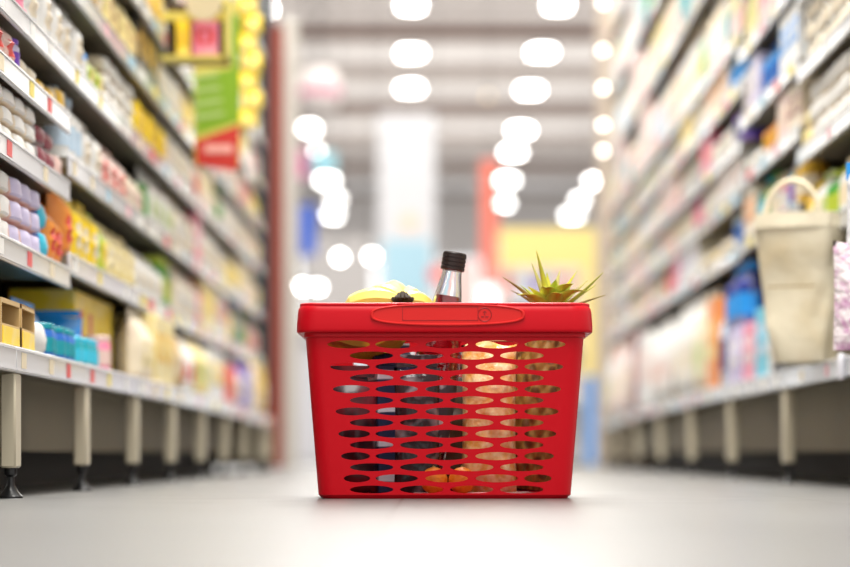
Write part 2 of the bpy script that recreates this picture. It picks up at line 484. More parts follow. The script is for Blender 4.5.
def leaf(dx, dy, dz, curl, wd, m, base=(0, 0, .268)):
    """blade from the crown centre to tip offset (dx,dy,dz), V section, tapering"""
    lm = MB(); n = 12; tip = Matrix.Rotation(math.radians(-5.6), 3, 'Y') @ Vector((dx, dy, dz)); wd *= 2.0; up = Vector((0, 0, 1))
    side = tip.cross(up)
    side = side.normalized() if side.length > 1e-4 else Vector((1, 0, 0))
    nn = side.cross(tip).normalized()
    V = []; th = .0011
    for i in range(n+1):
        t = i/n; c = tip*t+Vector((0, 0, curl*math.sin(PI*t)))
        wv = wd*(1-t)**.75*(.65+1.2*t*(1-t)) if t < 1 else .0002
        for (q, h) in ((-1, .35), (0, -.1), (1, .35)):
            for sgn in (1, -1): V.append(c+side*(q*wv)+nn*(h*wv+sgn*th*(1-.7*t)))
    Fc = []
    for i in range(n):
        a = i*6; b = a+6
        Fc += [(a, a+2, b+2, b), (a+2, a+4, b+4, b+2), (a+1, b+1, b+3, a+3), (a+3, b+3, b+5, a+5), (a, b, b+1, a+1), (a+4, a+5, b+5, b+4)]
    Fc += [(0, 1, 3, 2), (2, 3, 5, 4), (n*6, n*6+2, n*6+3, n*6+1), (n*6+2, n*6+4, n*6+5, n*6+3)]
    lm.add(V, Fc, m, True, Matrix.Translation(base)); lm.build('leaf', pn, sharp=70)
random.seed(4)
S_ = 1/645.
bz = ZF+.010+.268
def tipz(py): return CAM_H+(453-py+4)*S_-bz
for (px, py, dy, curl, wd, m) in ((537, 251, -.01, .0, .0095, M_LEAF), (533, 262, .02, .0, .008, M_LEAFD), (503, 278, -.02, .004, .0065, M_LEAFD), (517, 297, -.045, .012, .011, M_LEAF), (528, 288, -.03, .006, .010, M_LEAF),
                                 (604, 273, -.01, -.006, .0075, M_LEAF), (606, 296, -.02, .002, .005, M_LEAFD), (579, 270, .02, .0, .006, M_LEAF), (562, 269, .03, .0, .006, M_LEAFD), (585, 293, -.045, .014, .011, M_LEAF),
                                 (573, 286, -.050, .014, .012, M_LEAF), (545, 290, -.055, .016, .012, M_LEAF), (556, 281, -.03, .006, .010, M_LEAF), (590, 279, .03, .0, .007, M_LEAFD), (522, 284, .03, .004, .007, M_LEAF), (548, 272, .01, 0, .009, M_LEAF),
                                 (560, 296, -.060, .012, .010, M_LEAF), (598, 284, .02, .0, .006, M_LEAF), (512, 290, .01, .004, .006, M_LEAFD)):
    leaf((px-550)*S_, dy, tipz(py), curl, wd, m)
MB().lathe([(.012, .255), (.020, .262), (.019, .278), (.010, .292), (.001, .296)], M_LEAF, 12).build('crown_core', pn)

# --- pillow bags etc. (shared with the shelves)
def pillow_fn(w_, d_, h_, seedv=0, lump=.0, bottom=.85):
    def f(u, v, sgn):
        x = (u-.5)*w_; pz = math.sin(PI*(.5*bottom*(1-v)*1.0+ (v)*1.0)) if False else None
        tz = min(1, (v/.12)) if v < .12 else (1 if v < .62 else max(0, (1-(v-.62)/.38)))
        th = (.35+.65*tz**.5) if v < .12 else tz**.6
        tx = max(0, 1-abs(2*u-1)**3.2)**.6
        y = sgn*d_/2*th*tx
        if lump: y *= 1+lump*noise.noise(Vector((x*45+seedv, v*9, sgn*3)))
        side = 1-.06*th*tx-.05*math.sin(PI*v)
        return (x*side, y, h_*v*(.94+.02*math.sin(7*u+seedv)) )
    return f
def pillow(mb, w_, d_, h_, m, m2=None, seedv=0, nu=10, nv=12, lump=.25, M=None, lo=.25, hi=.62):
    f = pillow_fn(w_, d_, h_, seedv, lump)
    for sgn in (-1, 1):
        mf = (lambda i, j: m2 if (m2 and sgn < 0 and lo <= (j+.5)/nv <= hi and 1 < i < nu-2) else m)
        mb.grid(lambda u, v: f(u, v, sgn), nu, nv, m, M=M, mf=mf)
M_PASTA = mat('pasta_bag_film', (.80, .44, .10), .25, col2=(.95, .80, .46), kind='noise', scale=60, thr=.5, soft=.15, bump=.6, bscale=60)
M_GREYB = mat('grey_bag', (.025, .025, .03), .22, col2=(.40, .40, .44), scale=22, thr=.62, soft=.08, bump=.5, bscale=40)
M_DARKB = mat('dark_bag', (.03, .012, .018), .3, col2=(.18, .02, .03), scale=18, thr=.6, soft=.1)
M_WHITEB = mat('navy_carton', (.02, .03, .08), .4, col2=(.66, .68, .76), kind='wave', scale=6, thr=.86)
def bag_in_basket(name, px, Y, w_, d_, h_, m, label, cat, seal, rot=0, tilt=0, z=ZF+.003, m2=None, lump=.4):
    o = empty(name, ((px-437)*Y/F, Y, z), rot); o.rotation_euler = (tilt, 0, rot)
    b = MB(); pillow(b, w_, d_, h_*.93, m, m2, seedv=px, nu=14, nv=18, lump=lump); b.build('wrapper', o, sharp=180, weld=True)
    MB().box((0, 0, h_*.93), (w_*.9, .0016, h_*.09), seal, ch=.0004).build('seal', o)
    return tag(o, label, cat)
bag_in_basket('pasta_bag', 489, 3.625, .085, .060, .262, M_PASTA, 'cream and amber bag of food in the basket between bottle and pineapple', 'food bag', mat('film_amber', (.85, .7, .4), .3))
bag_in_basket('grey_bag', 417, 3.600, .070, .035, .215, M_GREYB, 'dark grey shiny bag in the basket just left of the bottle', 'food bag', M_GREYB)
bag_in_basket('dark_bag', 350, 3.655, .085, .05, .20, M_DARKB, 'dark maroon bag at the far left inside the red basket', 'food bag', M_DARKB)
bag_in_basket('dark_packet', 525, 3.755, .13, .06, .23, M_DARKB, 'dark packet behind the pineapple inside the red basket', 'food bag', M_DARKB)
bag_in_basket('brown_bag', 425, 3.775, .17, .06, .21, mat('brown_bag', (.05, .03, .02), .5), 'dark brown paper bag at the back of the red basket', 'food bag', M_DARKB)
cb = empty('drink_carton', ((391-437)*3.70/F, 3.70, ZF), .3)
MB().box((0, 0, .10), (.060, .060, .20), M_WHITEB, ch=.002).build('carton_body', cb)
mt = MB(); mt.add([(-.03, -.03, .2), (.03, -.03, .2), (.03, .03, .2), (-.03, .03, .2), (-.03, 0, .225), (.03, 0, .225)], [(0, 1, 5, 4), (2, 3, 4, 5), (0, 4, 3), (1, 2, 5)], M_WHITEB, False); mt.box((0, 0, .229), (.06, .002, .012), M_WHITEB); mt.build('gable_top', cb)
tag(cb, 'dark blue gable-top drink carton with pale bands inside the left of the red basket', 'carton')
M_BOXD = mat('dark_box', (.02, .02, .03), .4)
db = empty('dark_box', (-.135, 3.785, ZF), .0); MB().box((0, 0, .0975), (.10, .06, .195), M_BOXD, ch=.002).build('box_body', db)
MB().box((0, -.0305, .10), (.07, .001, .06), mat('dark_box_panel', (.10, .08, .12), .5)).build('front_panel', db)
tag(db, 'near-black box behind the maroon bag inside the red basket', 'box')
M_ORANGE = mat('orange_peel', (.90, .28, .02), .45, bump=.3, bscale=120)
for k, (px, Y, z, lab) in enumerate(((434, 3.580, .0355, 'orange at the front wall bottom of the red basket, left of the pair'), (462, 3.585, .0345, 'orange at the front wall bottom of the red basket, right of the pair'))):
    o = empty('orange', ((px-437)*Y/F, Y, ZF+.0005)); r = .0205
    q = MB(); q.lathe([(r*math.sin(PI*i/14)+.0001, r*(1-math.cos(PI*i/14))) for i in range(15)], M_ORANGE, 24); q.build('peel', o, sharp=180)
    MB().lathe([(.0025, 2*r-.0005), (.002, 2*r+.0015), (.0005, 2*r+.002)], M_LEAFD, 6).build('stem', o)
    tag(o, lab, 'orange')

# ================================================================= SHELVING
ORD = ['', 'first', 'second', 'third', 'fourth', 'fifth', 'sixth', 'seventh', 'eighth', 'ninth', 'tenth', 'eleventh', 'twelfth', 'thirteenth', 'fourteenth', 'fifteenth', 'sixteenth', 'seventeenth', 'eighteenth', 'nineteenth', 'twentieth']
NUM = ['', 'one', 'two', 'three', 'four', 'five', 'six', 'seven', 'eight', 'nine', 'ten', 'eleven', 'twelve', 'thirteen', 'fourteen', 'fifteen', 'sixteen', 'seventeen', 'eighteen', 'nineteen', 'twenty']
C = {'white': (.80, .79, .76), 'cream': (.82, .72, .55), 'pale pink': (.82, .58, .52), 'yellow': (.98, .70, .02), 'pale yellow': (.86, .72, .32), 'gold': (.82, .50, .04),
     'blue': (.02, .14, .50), 'navy': (.012, .025, .20), 'bright blue': (.02, .30, .78), 'cyan': (.05, .55, .75), 'teal': (.01, .32, .38), 'red': (.72, .05, .04),
     'orange': (.85, .30, .05), 'pink': (.85, .25, .38), 'magenta': (.65, .05, .28), 'green': (.06, .36, .04), 'pale green': (.55, .66, .30), 'lime': (.48, .60, .05),
     'tan': (.62, .42, .18), 'brown': (.16, .07, .03), 'purple': (.16, .05, .45), 'lilac': (.60, .55, .76), 'grey': (.48, .47, .46), 'black': (.02, .02, .022), 'maroon': (.22, .015, .04), 'pale blue': (.55, .70, .84)}
ACC = {'white': 'pale blue', 'cream': 'pale pink', 'pale pink': 'red', 'yellow': 'white', 'pale yellow': 'cream', 'gold': 'brown', 'blue': 'cyan', 'navy': 'white', 'bright blue': 'white', 'cyan': 'white', 'teal': 'white',
       'red': 'white', 'orange': 'red', 'pink': 'white', 'magenta': 'white', 'green': 'white', 'pale green': 'white', 'lime': 'yellow', 'tan': 'brown', 'brown': 'gold', 'purple': 'lilac', 'lilac': 'purple', 'grey': 'pink', 'black': 'white', 'maroon': 'cream', 'pale blue': 'white'}
def cm(c, gloss=.35): return mat('print_'+c.replace(' ', '_'), C[c], gloss, col2=tuple(.78*a+.22*b for a, b in zip(C[c], C[ACC[c]])), scale=14, thr=.56, soft=.06)
def cp_(c, gloss=.4): return mat('plain_'+c.replace(' ', '_'), C[c], gloss)
PL = {'carton': 'cartons', 'pouch': 'pouches', 'bottle': 'bottles', 'jar': 'jars', 'packet': 'packets', 'tub': 'tubs', 'display box': 'display boxes', 'tin': 'tins'}
CACHE = {}
def kind_parts(kind, w_, d_, h_, c, acc):
    """list of (part name, MB)"""
    a, b = cm(c), cp_(acc); P = []
    if kind == 'carton':
        P.append(('carton_body', MB().box((0, 0, h_/2), (w_, d_, h_), a, ch=.0015)))
        P.append(('front_panel', MB().box((0, -d_/2-.0004, h_*.55), (w_*.72, .0012, h_*.42), b)))
        P.append(('logo_patch', MB().lathe([(w_*.17, 0), (w_*.17, .0012)], cp_(c), 14, Matrix.Translation((0, -d_/2-.0009, h_*.55)) @ Matrix.Rotation(PI/2, 4, 'X'))))
    elif kind == 'display box':
        t = .003; m = MB()
        m.box((0, 0, t/2), (w_, d_, t), b).box((-w_/2+t/2, 0, h_/2), (t, d_, h_), b).box((w_/2-t/2, 0, h_/2), (t, d_, h_), b).box((0, d_/2-t/2, h_/2), (w_, t, h_), b)
        m.box((0, -d_/2+t/2, h_*.24), (w_, t, h_*.48), b).box((0, -d_/2+t/2, h_*.95), (w_, t, h_*.1), b).box((0, 0, h_-t/2), (w_, d_, t), b)
        P.append(('box_body', m)); P.append(('front_print', MB().box((0, -d_/2-.0006, h_*.25), (w_*.9, .0012, h_*.36), a)))
    elif kind == 'pouch':
        m = MB(); pillow(m, w_, d_, h_*.93, a, b, seedv=hash(c) % 7 if False else len(c), nu=8, nv=10)
        P.append(('wrapper', m)); P.append(('seal', MB().box((0, 0, h_*.925), (w_*.93, .002, h_*.10), cp_(c))))
    elif kind == 'packet':
        m = MB(); W2, D2, H2 = w_/2, d_/2, h_/2
        def pk(u, v):
            q = 2*PI*u; p = PI*(v-.5); e = .45
            f = lambda t: math.copysign(abs(t)**e, t)
            x = W2*f(math.cos(p))*f(math.cos(q)); y = D2*f(math.cos(p))*f(math.sin(q)); z = H2*f(math.sin(p))+H2
            k = 1+.10*noise.noise(Vector((x*40, y*40, z*40+len(c))))
            return (x*k, y*k, z)
        m.grid(pk, 16, 10, a, wrap=True, mf=lambda i, j: b if (3 <= j <= 6 and 10 <= i <= 13) else a)
        P.append(('wrapper', m)); P.append(('end_crimp', MB().box((W2*1.0, 0, H2), (.003, d_*.7, h_*.5), b)))
    elif kind == 'bottle':
        r = min(w_, d_)/2*.95
        P.append(('bottle_body', MB().lathe([(r*.9, 0), (r, h_*.02), (r, h_*.62), (r*.85, h_*.70), (r*.42, h_*.80), (r*.36, h_*.86), (r*.36, h_*.9)], a, 14)))
        P.append(('cap', MB().lathe([(r*.46, h_*.87), (r*.48, h_*.88), (r*.46, h_*.99), (r*.40, h_)], b, 12)))
        P.append(('label', MB().grid(lambda u, v: ((r+.0008)*math.cos(-PI*(1.05-u*1.1)), (r+.0008)*math.sin(-PI*(1.05-u*1.1)), h_*(.18+.34*v)), 12, 1, b)))
    elif kind in ('jar', 'tub', 'tin'):
        r = min(w_, d_)/2*.96
        P.append(('container', MB().lathe([(r*.92, 0), (r, h_*.04), (r, h_*.74), (r*.9, h_*.82), (r*.86, h_*.85)], a, 14)))
        P.append(('lid', MB().lathe([(r*.9, h_*.83), (r*.95, h_*.84), (r*.95, h_*.98), (r*.9, h_)], b, 14)))
        P.append(('label', MB().grid(lambda u, v: ((r+.0008)*math.cos(-PI*(1.05-u*1.1)), (r+.0008)*math.sin(-PI*(1.05-u*1.1)), h_*(.2+.4*v)), 12, 1, b)))
    return P
def proto(kind, w_, d_, h_, c, acc, near):
    key = (kind, round(w_, 3), round(d_, 3), round(h_, 3), c, acc, near)
    if key in CACHE: return CACHE[key]
    P = kind_parts(kind, w_, d_, h_, c, acc)
    if near: r = [(n, m.data(n, sharp=40)) for n, m in P]
    else:
        big = MB()
        for n, m in P:
            b = len(big.v); big.v += m.v
            for f, mi, s in zip(m.f, m.mi, m.sm): big.f.append(tuple(i+b for i in f)); big.mi.append(big.mid(m.ms[mi])); big.sm.append(s)
        r = [(kind.replace(' ', '_'), big.data(kind, sharp=40))]
    CACHE[key] = r; return r
def put(kind, w_, d_, h_, c, acc, near, loc, rz, label, group):
    nm = kind.replace(' ', '_'); P = proto(kind, w_, d_, h_, c, acc, near)
    if near:
        o = empty(nm, loc, rz)
        for n, me in P: q = bpy.data.objects.new(n, me); COL.objects.link(q); q.parent = o
    else:
        o = bpy.data.objects.new(nm, P[0][1]); COL.objects.link(o); o.location = loc; o.rotation_euler = (0, 0, rz)
    return tag(o, label, kind if kind != 'display box' else 'box', group)
LEFT, RIGHT = -1, 1
USED = set()
def vis_top(Y): return CAM_H+453*Y/F+.03
def run_shelf(side, sname, z, y0, y1, lat, runs, fill, rnd, hmax, wf=(.085, .13)):
    y = y0; prev = 'nearest end'; runs = list(runs)
    pv = None
    while y < y1-.05:
        if runs: kind, c, acc, n, w_, h_, lay = runs.pop(0)
        elif not fill: break
        else:
            for _ in range(60):
                kind, c, acc = rnd.choice(fill)
                if (sname, prev, c+kind) not in USED and c+' '+PL[kind] != prev: break
            n = rnd.randint(2, 4); w_ = rnd.choice((wf[0], sum(wf)/2, wf[1])); lay = 1
            h_ = round(hmax*rnd.choice((.92, 1.0, 1.06)), 3)
            if kind in ('jar', 'tub', 'tin'): h_ = min(h_, w_*1.3)
            if kind == 'packet': h_ = .045; lay = max(1, int(hmax*.85/.045))
        if kind == 'gap': y += w_; continue
        if y > 5.4 and lay == 1 and kind not in ('jar', 'tub', 'tin') and h_ < .15 and 'near' not in sname and 'second-bay' not in sname: h_ = round(min(h_*1.15, .143), 3)
        USED.add((sname, prev, c+kind))
        d_ = {'pouch': .07, 'bottle': w_, 'jar': w_, 'tub': w_, 'tin': w_, 'packet': .12}.get(kind, .13)
        if kind == 'bottle': d_ = min(w_, .09)
        plural = c+' '+PL[kind]; sing = c+' '+kind
        m = 0; tot = max(1, min(n, int((y1-y)/w_)))
        for i in range(tot):
            yc = y+w_*(i+.5)
            if yc > y1: break
            if z > vis_top(yc): continue
            for L in range(lay):
                zz = z+L*h_
                if zz > vis_top(yc): continue
                layer = '' if lay == 1 else ('lower ' if L == 0 else ('top ' if L == lay-1 else ('middle ' if lay == 3 else ORD[L+1]+'-layer ')))
                where = ('beyond the '+prev) if prev != 'nearest end' else 'at the near end'
                if tot == 1: lab = f'{layer}{sing} {where}, {sname}'
                else: lab = f'{layer}{ORD[i+1]} of {NUM[tot]} {plural} {where}, {sname}'
                jx = rnd.uniform(-.004, .006)
                X = side*(lat+.008+max(0, jx)+d_/2)
                put(kind, w_*.96, d_, h_*(.99 if lay > 1 else 1), c, acc, yc < 6.3, (X, yc, zz), (PI/2 if side < 0 else -PI/2)+rnd.uniform(-.04, .04), lab, f'{plural} on {sname}')
        y += w_*tot; prev = plural

M_TAGS = [M_TAGW, M_TAGW, M_TAGR, M_TAGY, mat('tag_cream', (.8, .7, .5), .5), mat('tag_blue', (.35, .6, .75), .5),  mat('tag_pink', (.8, .45, .5), .5)]
def bay(side, y0, y1, base, ups, label, lat_b, lat_u, rnd, top=2.1, legs=(True, False)):
    o = empty('shelving_bay', (0, y0, 0)); tag(o, label, 'shelving', 'left shelving bays' if side < 0 else 'right shelving bays')
    L = y1-y0
    def bx(x0, x1, a, b, z0, z1, m, mb, ch=0): mb.box((side*(x0+x1)/2, (a+b)/2, (z0+z1)/2), (x1-x0, b-a, z1-z0), m, ch=ch)
    depth = .42
    q = MB(); bx(lat_u+depth, lat_u+depth+.02, 0, L, base-.03, top, M_TAN, q); q.build('back_panel', o)
    q = MB(); bx(lat_b+.13, lat_b+.145, .0, L, .072, base-.02, M_TAN, q); q.build('lower_panel', o)
    q = MB(); bx(lat_b+.22, lat_b+.24, 0, L, 0, .075, M_UNDERSHADE, q); q.build('shade_board', o)  # near-black board standing in for the shadow under the shelf
    for zt, lt in [(base, lat_b)]+[(z, lat_u) for z in ups]:
        q = MB(); bx(lt+.006, lat_u+depth, .001, L-.001, zt-.022, zt-.004, M_DECK, q); s_ = q.build('shelf', o)
        q = MB(); bx(lt, lt+.006, .0015, L-.0015, zt-.040, zt, M_RAIL, q, ch=.0015); bx(lt-.002, lt, .002, L-.002, zt-.006, zt-.003, M_RAIL, q); bx(lt-.002, lt, .002, L-.002, zt-.037, zt-.034, M_RAIL, q)
        q.build('price_rail', s_)
        if True:
            nt_ = rnd.randint(2, 3) if y0 < 4.5 else rnd.randint(3, 5)
            for k in range(nt_):
                tw = .04 if y0 < 4.5 else rnd.uniform(.05, .12); yy = .02+(L-.05)*(k+rnd.uniform(0, .3))/nt_; tw = min(tw, (L-.06)/nt_*.68); q = MB(); bx(lt-.0012, lt-.0002, yy, yy+tw, zt-.032, zt-.008, rnd.choice(M_TAGS), q); q.build('price_tag', s_)
    for k, on in enumerate(legs):
        if not on: continue
        yy = .028 if k == 0 else L-.028
        q = MB(); q.box((side*(lat_b+.014), yy, (base-.04+.046)/2), (.024, .05, base-.04-.046), M_POST, ch=.003); lg = q.build('leg', o)
        q = MB(); q.lathe([(.019, 0), (.019, .003), (.012, .010), (.0065, .020), (.0055, .032), (.010, .036), (.010, .0465)], M_BLACK, 16, c=(side*(lat_b+.014), yy)); q.build('foot', lg)
    q = MB(); bx(lat_u+depth-.03, lat_u+depth, .002, .032, 0, top, M_POST, q); q.build('upright', o)
    return o
rnd = random.Random(11)
LB, LU = .634, .665
RB, RU = .786, .815
left_up = [.433, .61, .783, .94, 1.10, 1.265, 1.43, 1.60, 1.77, 1.94]
left_near = [.405, .562, .685, .783, .94]
lb_y = [2.84, 3.56, 4.28, 5.00, 5.72, 6.44, 7.16, 7.88, 8.60, 9.06]
lbase = [.230, .230, .230, .230, .228, .226, .222, .215, .208]
for i in range(9):
    ups = left_near if i < 2 else left_up
    bay(LEFT, lb_y[i], lb_y[i+1], lbase[i], ups, f'{ORD[i+1]} bay from the camera of the left shelving with white price rails', LB, LU, rnd, legs=(True, i == 8))
rb_y = [4.33, 5.35, 6.37, 7.38, 8.39, 9.40, 10.3, 11.15]
rbase = [.255, .255, .255, .25, .245, .235, .225]
right_up = [.63, .78, .92, 1.075, 1.215, 1.50, 1.78, 2.06]
right_b1 = [.56, .755, .94, 1.12]
right_b2 = [.64, .815, .97, 1.155, 1.32]
rnd2 = random.Random(5)
for i in range(7):
    ups = right_b1 if i == 0 else (right_b2 if i == 1 else right_up)
    bay(RIGHT, rb_y[i], rb_y[i+1], rbase[i], ups, f'{ORD[i+1]} bay from the camera of the right shelving with white price rails', RB, RU, rnd2, top=2.25, legs=(True, i == 6))

# ---- left: near bay
E = .0
run_shelf(LEFT, 'left near-bay bottom shelf', .227, 3.48, 4.26, LB, [
    ('display box', 'yellow', 'tan', 2, .155, .072, 1), ('packet', 'bright blue', 'white', 1, .15, .06, 1), ('jar', 'blue', 'teal', 5, .062, .060, 1)], [], rnd, .14)
run_shelf(LEFT, 'left near-bay second shelf', .402, 3.50, 4.28, LU, [
    ('packet', 'cream', 'white', 3, .09, .038, 3), ('packet', 'pale pink', 'lilac', 3, .09, .038, 3), ('packet', 'blue', 'cyan', 1, .07, .05, 2), ('pouch', 'orange', 'red', 2, .085, .115, 1)], [('pouch', 'orange', 'red')], rnd, .11)
run_shelf(LEFT, 'left near-bay third shelf', .559, 3.50, 4.28, LU, [
    ('packet', 'cream', 'white', 5, .10, .030, 3), ('packet', 'grey', 'maroon', 2, .09, .036, 2)], [('packet', 'cream', 'pale pink')], rnd, .08)
run_shelf(LEFT, 'left near-bay fourth shelf', .682, 3.50, 4.28, LU, [
    ('pouch', 'pale pink', 'red', 3, .095, .078, 1), ('jar', 'lilac', 'purple', 1, .06, .055, 1), ('packet', 'white', 'cream', 2, .09, .036, 1), ('packet', 'cream', 'gold', 2, .09, .03, 1)], [('packet', 'cream', 'gold')], rnd, .07)
# blue bags behind the jars, yellow box and pink pot
for (nm, Y, X, w_, d_, h_, c, a, lab) in (('pouch', 4.24, -.745, .25, .07, .118, 'bright blue', 'cyan', 'large blue bag standing behind the blue jars on the left near-bay bottom shelf'),
                                    ('pouch', 4.53, -.745, .13, .05, .118, 'bright blue', 'cyan', 'blue bag standing behind the small teal jars on the left long bottom shelf'),
 ('carton', 4.74, -.772, .26, .13, .162, 'yellow', 'red', 'nearer large yellow carton behind the small teal jars, left bottom shelf'),
 ('carton', 5.01, -.772, .26, .13, .162, 'yellow', 'yellow', 'farther large yellow carton beyond the small teal jars, left bottom shelf'),
 ('jar', 4.64, -.668, .055, .055, .072, 'pink', 'pale pink', 'pink pot in front of the large yellow carton on the left long bottom shelf')):
    put(nm, w_, d_, h_, c, a, True, (X, Y, .227), 0 if Y == 4.53 else PI/2, lab, None)
# ---- left: long shelves from second bay on
fillL0 = [('pouch', 'pale yellow', 'cream'), ('pouch', 'cream', 'pale pink'), ('carton', 'white', 'red'), ('pouch', 'yellow', 'white'), ('carton', 'pale yellow', 'lime'), ('pouch', 'white', 'pale pink'), ('carton', 'lilac', 'purple')]
run_shelf(LEFT, 'left long bottom shelf', .226, 4.30, 9.0, LB, [
    ('jar', 'teal', 'cyan', 4, .062, .056, 1), ('gap', '', '', 1, .60, .1, 1), ('pouch', 'cream', 'pale yellow', 2, .12, .165, 1), ('carton', 'pale yellow', 'gold', 3, .13, .16, 1), ('pouch', 'tan', 'cream', 2, .12, .17, 1),
    ('pouch', 'white', 'red', 2, .14, .15, 1), ('pouch', 'pale yellow', 'green', 3, .13, .16, 1), ('carton', 'white', 'yellow', 3, .14, .12, 1), ('carton', 'red', 'orange', 3, .15, .10, 1), ('pouch', 'white', 'cream', 2, .14, .15, 1),
    ('carton', 'purple', 'lilac', 2, .15, .12, 1), ('carton', 'white', 'lilac', 2, .14, .13, 1), ('carton', 'gold', 'yellow', 4, .15, .16, 1)], fillL0, rnd, .15)
fillL = [('pouch', 'cream', 'pale pink'), ('pouch', 'white', 'pale pink'), ('bottle', 'white', 'cream'), ('pouch', 'pale pink', 'red'), ('carton', 'cream', 'pale yellow'), ('packet', 'white', 'cream'), ('pouch', 'pale yellow', 'yellow'), ('jar', 'cream', 'green'), ('pouch', 'white', 'cream')]
run_shelf(LEFT, 'left long second shelf', .430, 4.30, 9.0, LU, [
    ('pouch', 'orange', 'red', 1, .10, .14, 1), ('pouch', 'yellow', 'cream', 3, .11, .135, 1), ('pouch', 'lime', 'yellow', 1, .11, .125, 1), ('pouch', 'pale yellow', 'cream', 4, .12, .12, 1), ('pouch', 'white', 'cream', 4, .13, .11, 1), ('jar', 'green', 'lime', 2, .13, .13, 1),
    ('pouch', 'cream', 'white', 4, .14, .13, 1), ('pouch', 'pink', 'white', 1, .14, .13, 1), ('carton', 'pale yellow', 'yellow', 3, .15, .13, 1), ('carton', 'white', 'red', 2, .14, .12, 1), ('pouch', 'yellow', 'cream', 2, .15, .13, 1), ('carton', 'navy', 'white', 1, .15, .12, 1)], fillL, rnd, .13)
run_shelf(LEFT, 'left long third shelf', .607, 4.30, 9.0, LU, [
    ('bottle', 'white', 'pale blue', 3, .075, .135, 1), ('pouch', 'white', 'cream', 2, .12, .12, 1), ('pouch', 'pale pink', 'red', 3, .12, .11, 1), ('pouch', 'cream', 'pale pink', 3, .12, .10, 1), ('jar', 'green', 'green', 1, .08, .09, 1), ('pouch', 'white', 'pale green', 4, .13, .13, 1), ('pouch', 'cream', 'white', 4, .13, .13, 1), ('carton', 'pink', 'white', 1, .14, .12, 1)], fillL, rnd, .125)
run_shelf(LEFT, 'left fourth shelf', .780, 3.6, 9.0, LU, [
    ('packet', 'pale pink', 'maroon', 2, .11, .035, 2), ('pouch', 'pink', 'white', 1, .10, .08, 1), ('pouch', 'white', 'cream', 5, .12, .13, 1), ('bottle', 'bright blue', 'white', 1, .075, .09, 1), ('pouch', 'lime', 'pale yellow', 2, .11, .08, 1), ('packet', 'cream', 'white', 4, .12, .035, 3),
    ('pouch', 'yellow', 'gold', 5, .12, .125, 1), ('pouch', 'white', 'cream', 5, .13, .12, 1)], fillL, rnd, .115)
fillL2 = fillL+[('pouch', 'pale yellow', 'yellow'), ('carton', 'tan', 'pale yellow'), ('carton', 'gold', 'yellow')]
run_shelf(LEFT, 'left fifth shelf', .937, 4.30, 9.0, LU, [
    ('pouch', 'tan', 'cream', 4, .13, .13, 1), ('pouch', 'pale yellow', 'tan', 4, .13, .13, 1), ('carton', 'black', 'gold', 3, .14, .12, 1), ('pouch', 'white', 'cream', 4, .14, .12, 1)], fillL2, rnd, .12)
for nm, z in (('left sixth shelf', 1.10), ('left seventh shelf', 1.265), ('left eighth shelf', 1.43), ('left ninth shelf', 1.60), ('left tenth shelf', 1.77)):
    run_shelf(LEFT, nm, z-.003, max(4.3, (z-CAM_H)/453*F-.2), 9.0, LU, [('carton', 'black', 'yellow', 2, .15, .12, 1)] if z < 1.3 else [], fillL2, rnd, .128, (.12, .15))
# ---- right
fillR = [('bottle', 'white', 'pale blue'), ('bottle', 'cream', 'pale pink'), ('carton', 'white', 'pale pink'), ('pouch', 'cream', 'white'), ('bottle', 'pale blue', 'white'), ('bottle', 'white', 'cream'), ('tub', 'cream', 'white'), ('carton', 'pale pink', 'white'), ('bottle', 'pale yellow', 'cream'), ('pouch', 'white', 'pale green'), ('bottle', 'grey', 'teal')]
run_shelf(RIGHT, 'right bottom shelf', .252, 5.40, 11.1, RB, [
    ('carton', 'black', 'cream', 1, .20, .080, 1), ('carton', 'white', 'cream', 1, .07, .11, 1), ('carton', 'cyan', 'pale blue', 2, .13, .175, 1), ('carton', 'pink', 'white', 2, .12, .15, 1), ('carton', 'lilac', 'white', 3, .11, .15, 1),
    ('bottle', 'pale blue', 'navy', 2, .10, .26, 1), ('carton', 'orange', 'pale yellow', 2, .12, .26, 1), ('pouch', 'cream', 'pale green', 3, .14, .31, 1), ('pouch', 'white', 'cream', 4, .15, .32, 1), ('tub', 'brown', 'black', 1, .12, .12, 1),
    ('pouch', 'white', 'pale pink', 5, .16, .30, 1), ('carton', 'white', 'pale pink', 3, .16, .28, 1), ('carton', 'maroon', 'pale pink', 3, .15, .3, 1)], fillR, rnd2, .31)
for j, yy in enumerate((6.30, 6.41, 6.52)):
    put('bottle', .10, .10, .18, 'navy', 'bright blue', True, (.845, yy, .252+.15), -PI/2, f'{ORD[j+1]} of three navy bottles standing on the lilac cartons, right bottom shelf', 'navy bottles on the lilac cartons')
run_shelf(RIGHT, 'right near-bay second shelf', .557, 4.70, 5.33, RU, [
    ('bottle', 'white', 'cream', 3, .065, .12, 1), ('bottle', 'green', 'lime', 2, .07, .11, 1), ('bottle', 'white', 'pale green', 2, .07, .12, 1), ('bottle', 'gold', 'yellow', 2, .06, .11, 1)], [('bottle', 'cream', 'white')], rnd2, .13)
run_shelf(RIGHT, 'right near-bay third shelf', .752, 4.45, 5.33, RU, [('packet', 'cream', 'white', 8, .10, .045, 3)], [('packet', 'cream', 'pale yellow')], rnd2, .14)
run_shelf(RIGHT, 'right near-bay fourth shelf', .937, 4.6, 5.33, RU, [('packet', 'white', 'cream', 8, .10, .045, 3)], [('packet', 'cream', 'pale yellow')], rnd2, .14)
